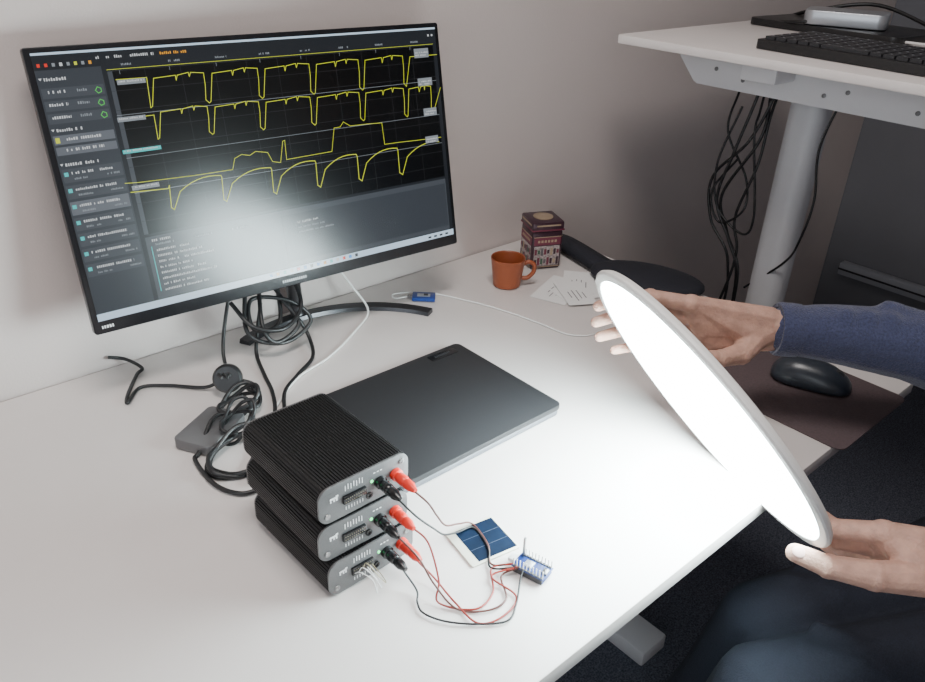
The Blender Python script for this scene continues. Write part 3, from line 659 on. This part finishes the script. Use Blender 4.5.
# left (near) hand
LS = V((-.010, .008, 0))
li = [V(p)+LS for p in ((.785, .160, .066), (.758, .200, .060), (.756, .225, .068), (.756, .245, .080))]
lm = [V(p)+LS for p in ((.795, .158, .042), (.782, .200, .030), (.772, .228, .045), (.768, .248, .058))]
lr = [V(p)+LS for p in ((.803, .152, .020), (.802, .195, .008), (.792, .222, .020), (.786, .240, .032))]
lq = [V(p)+LS for p in ((.808, .142, .002), (.815, .175, -.012), (.808, .196, -.008), (.800, .214, .0))]
hand('left_hand', (.842, .080, .042), [li[0], lm[0], lr[0], lq[0]], [li[1:], lm[1:], lr[1:], lq[1:]],
     [V((.780, .115, .038)), V((.735, .152, .042)), V((.710, .190, .042)), V((.699, .222, .044))], li[0]-lq[0], (.93, .030, .03), 1.18)
nail('thumb_nail', (.6945, .217, .0512), (-.45, -.25, .75), (-.4, .9, .05), .0062)

# sweater
SH_R, SH_L = V((1.215, .19, .32)), V((1.03, -.10, .33)); CH = V((1.14, .05, .24)); PE = V((1.235, .03, -.16)); WA = V((1.21, .035, .02))
side = V((.56, .83, 0))
H = []
H += [[(PE+side*.075, .105), (PE-side*.075, .105), (WA+side*.065, .105), (WA-side*.065, .105)],
      [(WA+side*.065, .105), (WA-side*.065, .105), (CH+side*.085, .105), (CH-side*.085, .105)],
      [(CH+side*.085, .10), (CH-side*.085, .10), (SH_R-side*.01, .062), (SH_L+side*.01, .062)],
      [(CH+V((0, 0, .05)), .09), (V((1.115, .06, .39)), .062)]]
H += chain([SH_R, V((1.175, .215, .20)), V((1.145, .213, .112)), V((1.085, .278, .140)), V((1.018, .355, .147)), V((.972, .406, .147))], [.066, .056, .054, .051, .042, .034])
# soft folds on the sleeve
for p, q, r_ in (((1.10, .262, .165), (1.06, .318, .185), .018), ((1.07, .280, .118), (1.035, .345, .112), .016), ((1.04, .330, .178), (1.008, .366, .172), .013), ((1.12, .235, .10), (1.09, .30, .10), .02)):
    H.append([(V(p), r_), (V(q), r_*.8)])
for t_ in (.15, .38, .62):   # cross folds gathered toward the cuff
    c0 = V((1.06, .305, .145)).lerp(V((.985, .392, .147)), t_); rr_ = .044-.008*t_
    v0 = V((-.2, -.25, .95)).normalized()
    H.append([(c0+V((-.006, -.010, .030)), rr_*.42), (c0+V((-.016, -.020, .004)), rr_*.42), (c0+V((-.008, -.012, -.020)), rr_*.38)])
H += chain([SH_L, V((1.04, -.08, .18)), V((1.065, -.055, .03)), V((1.00, -.01, .025)), V((.92, .035, .035)), ], [.066, .056, .050, .046, .036])
organic('sweater', H, M['sweater'], pm, .005, 3)
for nm, p, d, r in (('cuff_right', V((.968, .411, .147)), V((-.70, .70, .03)), .0350), ('cuff_left', V((.918, .036, .035)), V((-.85, .5, .1)), .0345)):
    lathe(nm, [(r-.004, -.022), (r+.0015, -.020), (r+.002, -.010), (r+.0018, .006), (r-.0005, .010), (r-.005, .009), (r-.006, -.01)], M['sweater'], pm, 40, align(p, d), world=True)
# jeans
HR, HL = PE+side*.085, PE-side*.085
HR.z = HL.z = -.205
KR, KL = V((.864, .290, -.245)), V((.76, .23, -.240)); AR, AL = V((.79, .40, -.645)), V((.68, .335, -.645))
H = [[(HR, .100), (HL, .10), (PE+side*.06, .10), (PE-side*.06, .10)]]
for h, k, a in ((HR, KR, AR), (HL, KL, AL)):
    H += chain([h, h.lerp(k, .5)+V((0, -.01, -.005)), k, k.lerp(a, .35)+V((.01, -.01, 0)), a], [.092, .078, .063, .060, .046])
    m1 = h.lerp(k, .82)
    H.append([(m1+V((0, -.03, .055)), .014), (m1+V((-.03, .03, .052)), .012)]); H.append([(m1+V((.03, -.03, .058)), .013), (m1+V((.015, .035, .055)), .011)])
organic('jeans', H, M['jeans'], pm, .006, 4)
# shoes
fd = V((-.83, .56, 0)).normalized()
for nm, a in (('shoe_right', AR), ('shoe_left', AL)):
    b = V((a.x, a.y, FL))
    organic(nm, [[(b-fd*.04+V((0, 0, .04)), .036), (b+V((0, 0, .06)), .040), (b+fd*.09+V((0, 0, .035)), .032)], [(b+fd*.07+V((0, 0, .034)), .034), (b+fd*.16+V((0, 0, .028)), .028)]], M['shoe'], pm, .006, 2)
# head and neck (looking down at the panel)
hc_ = V((1.075, .105, .535)); look = V((-.62, .60, -.50)).normalized(); sx_ = look.cross(V((0, 0, 1))).normalized(); hu = sx_.cross(look).normalized()
def hp(r, u, f): return hc_+sx_*r+hu*u+look*f
H = [[(hp(0, .03, -.02), .082), (hp(0, .035, .015), .074)], [(hp(.022, -.02, .02), .058), (hp(-.022, -.02, .02), .058), (hp(0, -.085, .055), .026), (hp(.02, -.07, .035), .03), (hp(-.02, -.07, .035), .03)],
     [(hp(0, .012, .088), .008), (hp(0, -.028, .106), .012)], [(hp(.010, -.032, .096), .009), (hp(-.010, -.032, .096), .009)], [(hp(.014, -.055, .084), .007), (hp(-.014, -.055, .084), .007)], [(hp(.012, -.064, .082), .007), (hp(-.012, -.064, .082), .007)],
     [(hp(.030, .024, .070), .012), (hp(-.030, .024, .070), .012)],
     [(hp(.078, .01, -.005), .012), (hp(.080, -.02, .002), .009)], [(hp(-.078, .01, -.005), .012), (hp(-.080, -.02, .002), .009)],
     [(hp(0, -.03, -.03), .058), (V((1.12, .065, .40)), .058)]]
organic('head', H, M['skin'], pm, .004, 3)
organic('hair', [[(hp(0, .045, -.028), .086), (hp(0, .062, .010), .072)], [(hp(0, .0, -.045), .072)], [(hp(.045, .05, .035), .035), (hp(-.045, .05, .035), .035)]], M['hair'], pm, .005, 2)
for s_ in (-1, 1):
    for nm, off, r, m in (('eye', .074, .0125, M['eye']), ('iris', .0815, .0062, M['iris'])):
        bm = bmesh.new(); bmesh.ops.create_uvsphere(bm, u_segments=16, v_segments=12, radius=r, matrix=Matrix.Translation(hp(s_*.031, .004, off)))
        addobj('%s_%s' % (nm, 'r' if s_ > 0 else 'l'), bm2me(bm, nm), m, pm, smooth=True, world=True)

# ------------------------------------------------------------------ stool
ch = grp('padded_stool', (1.225, 0.0, FL))
SC = V((1.225, -.01, FL))
lathe('seat', [(0, .35), (.15, .35), (.175, .36), (.185, .38), (.18, .40), (.16, .41), (0, .415)], M['cloth'], ch, 48, Matrix.Translation(SC), world=True)
cable('gas_column', [SC+V((0, 0, .07)), SC+V((0, 0, .35))], .025, M['black'], ch)
for i in range(5):
    a = 2*math.pi*i/5+.3
    cable('base_arm_%d' % i, [SC+V((0, 0, .10)), SC+V((.12*math.cos(a), .12*math.sin(a), .085)), SC+V((.18*math.cos(a), .18*math.sin(a), .062))], .014, M['black'], ch)
    lathe('caster_%d' % i, [(0, -.016), (.022, -.016), (.025, -.011), (.025, .011), (.022, .016), (0, .016)], M['black'], ch, 24, Matrix.Translation(SC+V((.18*math.cos(a), .18*math.sin(a), .026))) @ Matrix.Rotation(a, 4, 'Z') @ Matrix.Rotation(math.radians(90), 4, 'X'), world=True)

# ------------------------------------------------------------------ lights
def area(name, loc, target, sx, sy, power, col):
    l = bpy.data.lights.new(name, 'AREA'); l.shape = 'RECTANGLE'; l.size = sx; l.size_y = sy; l.energy = power; l.color = col
    o = bpy.data.objects.new(name, l); COL.objects.link(o); o.location = loc
    o.rotation_euler = (V(target)-V(loc)).to_track_quat('-Z', 'Y').to_euler(); return o
area('ceiling_light', (0.30, 0.30, CE-.03), (0.30, 0.30, 0), 0.7, .4, 27, (1.0, .94, .90))
area('window_daylight', (-1.99, -.7, .85), (0, -.3, .5), 1.9, 1.3, 26, (.90, .95, 1.0))
w = bpy.data.worlds.new('world'); bpy.context.scene.world = w; w.use_nodes = True
w.node_tree.nodes['Background'].inputs['Color'].default_value = (.75, .85, 1, 1); w.node_tree.nodes['Background'].inputs['Strength'].default_value = .8

# ------------------------------------------------------------------ camera
h, yaw, pitch, roll, fpx = 0.6355, 0.7439, 0.5027, -0.0403, 789.79
f = V((math.sin(yaw)*math.cos(pitch), math.cos(yaw)*math.cos(pitch), -math.sin(pitch))); r = V((math.cos(yaw), -math.sin(yaw), 0)); d = f.cross(r)
c, s = math.cos(roll), math.sin(roll); r2 = r*c+d*s; d2 = d*c-r*s
cd = bpy.data.cameras.new('camera'); co = bpy.data.objects.new('camera', cd); COL.objects.link(co)
co.matrix_world = Matrix(((r2.x, -d2.x, -f.x, 0), (r2.y, -d2.y, -f.y, 0), (r2.z, -d2.z, -f.z, h), (0, 0, 0, 1)))
cd.sensor_width = 36; cd.lens = fpx/925*36; cd.clip_start = .02
bpy.context.scene.camera = co

# lift everything so the floor is at z = 0
bpy.context.view_layer.update()
for o in list(bpy.context.scene.objects):
    if o.parent is None: o.location.z += DESK_H
bpy.context.view_layer.update()
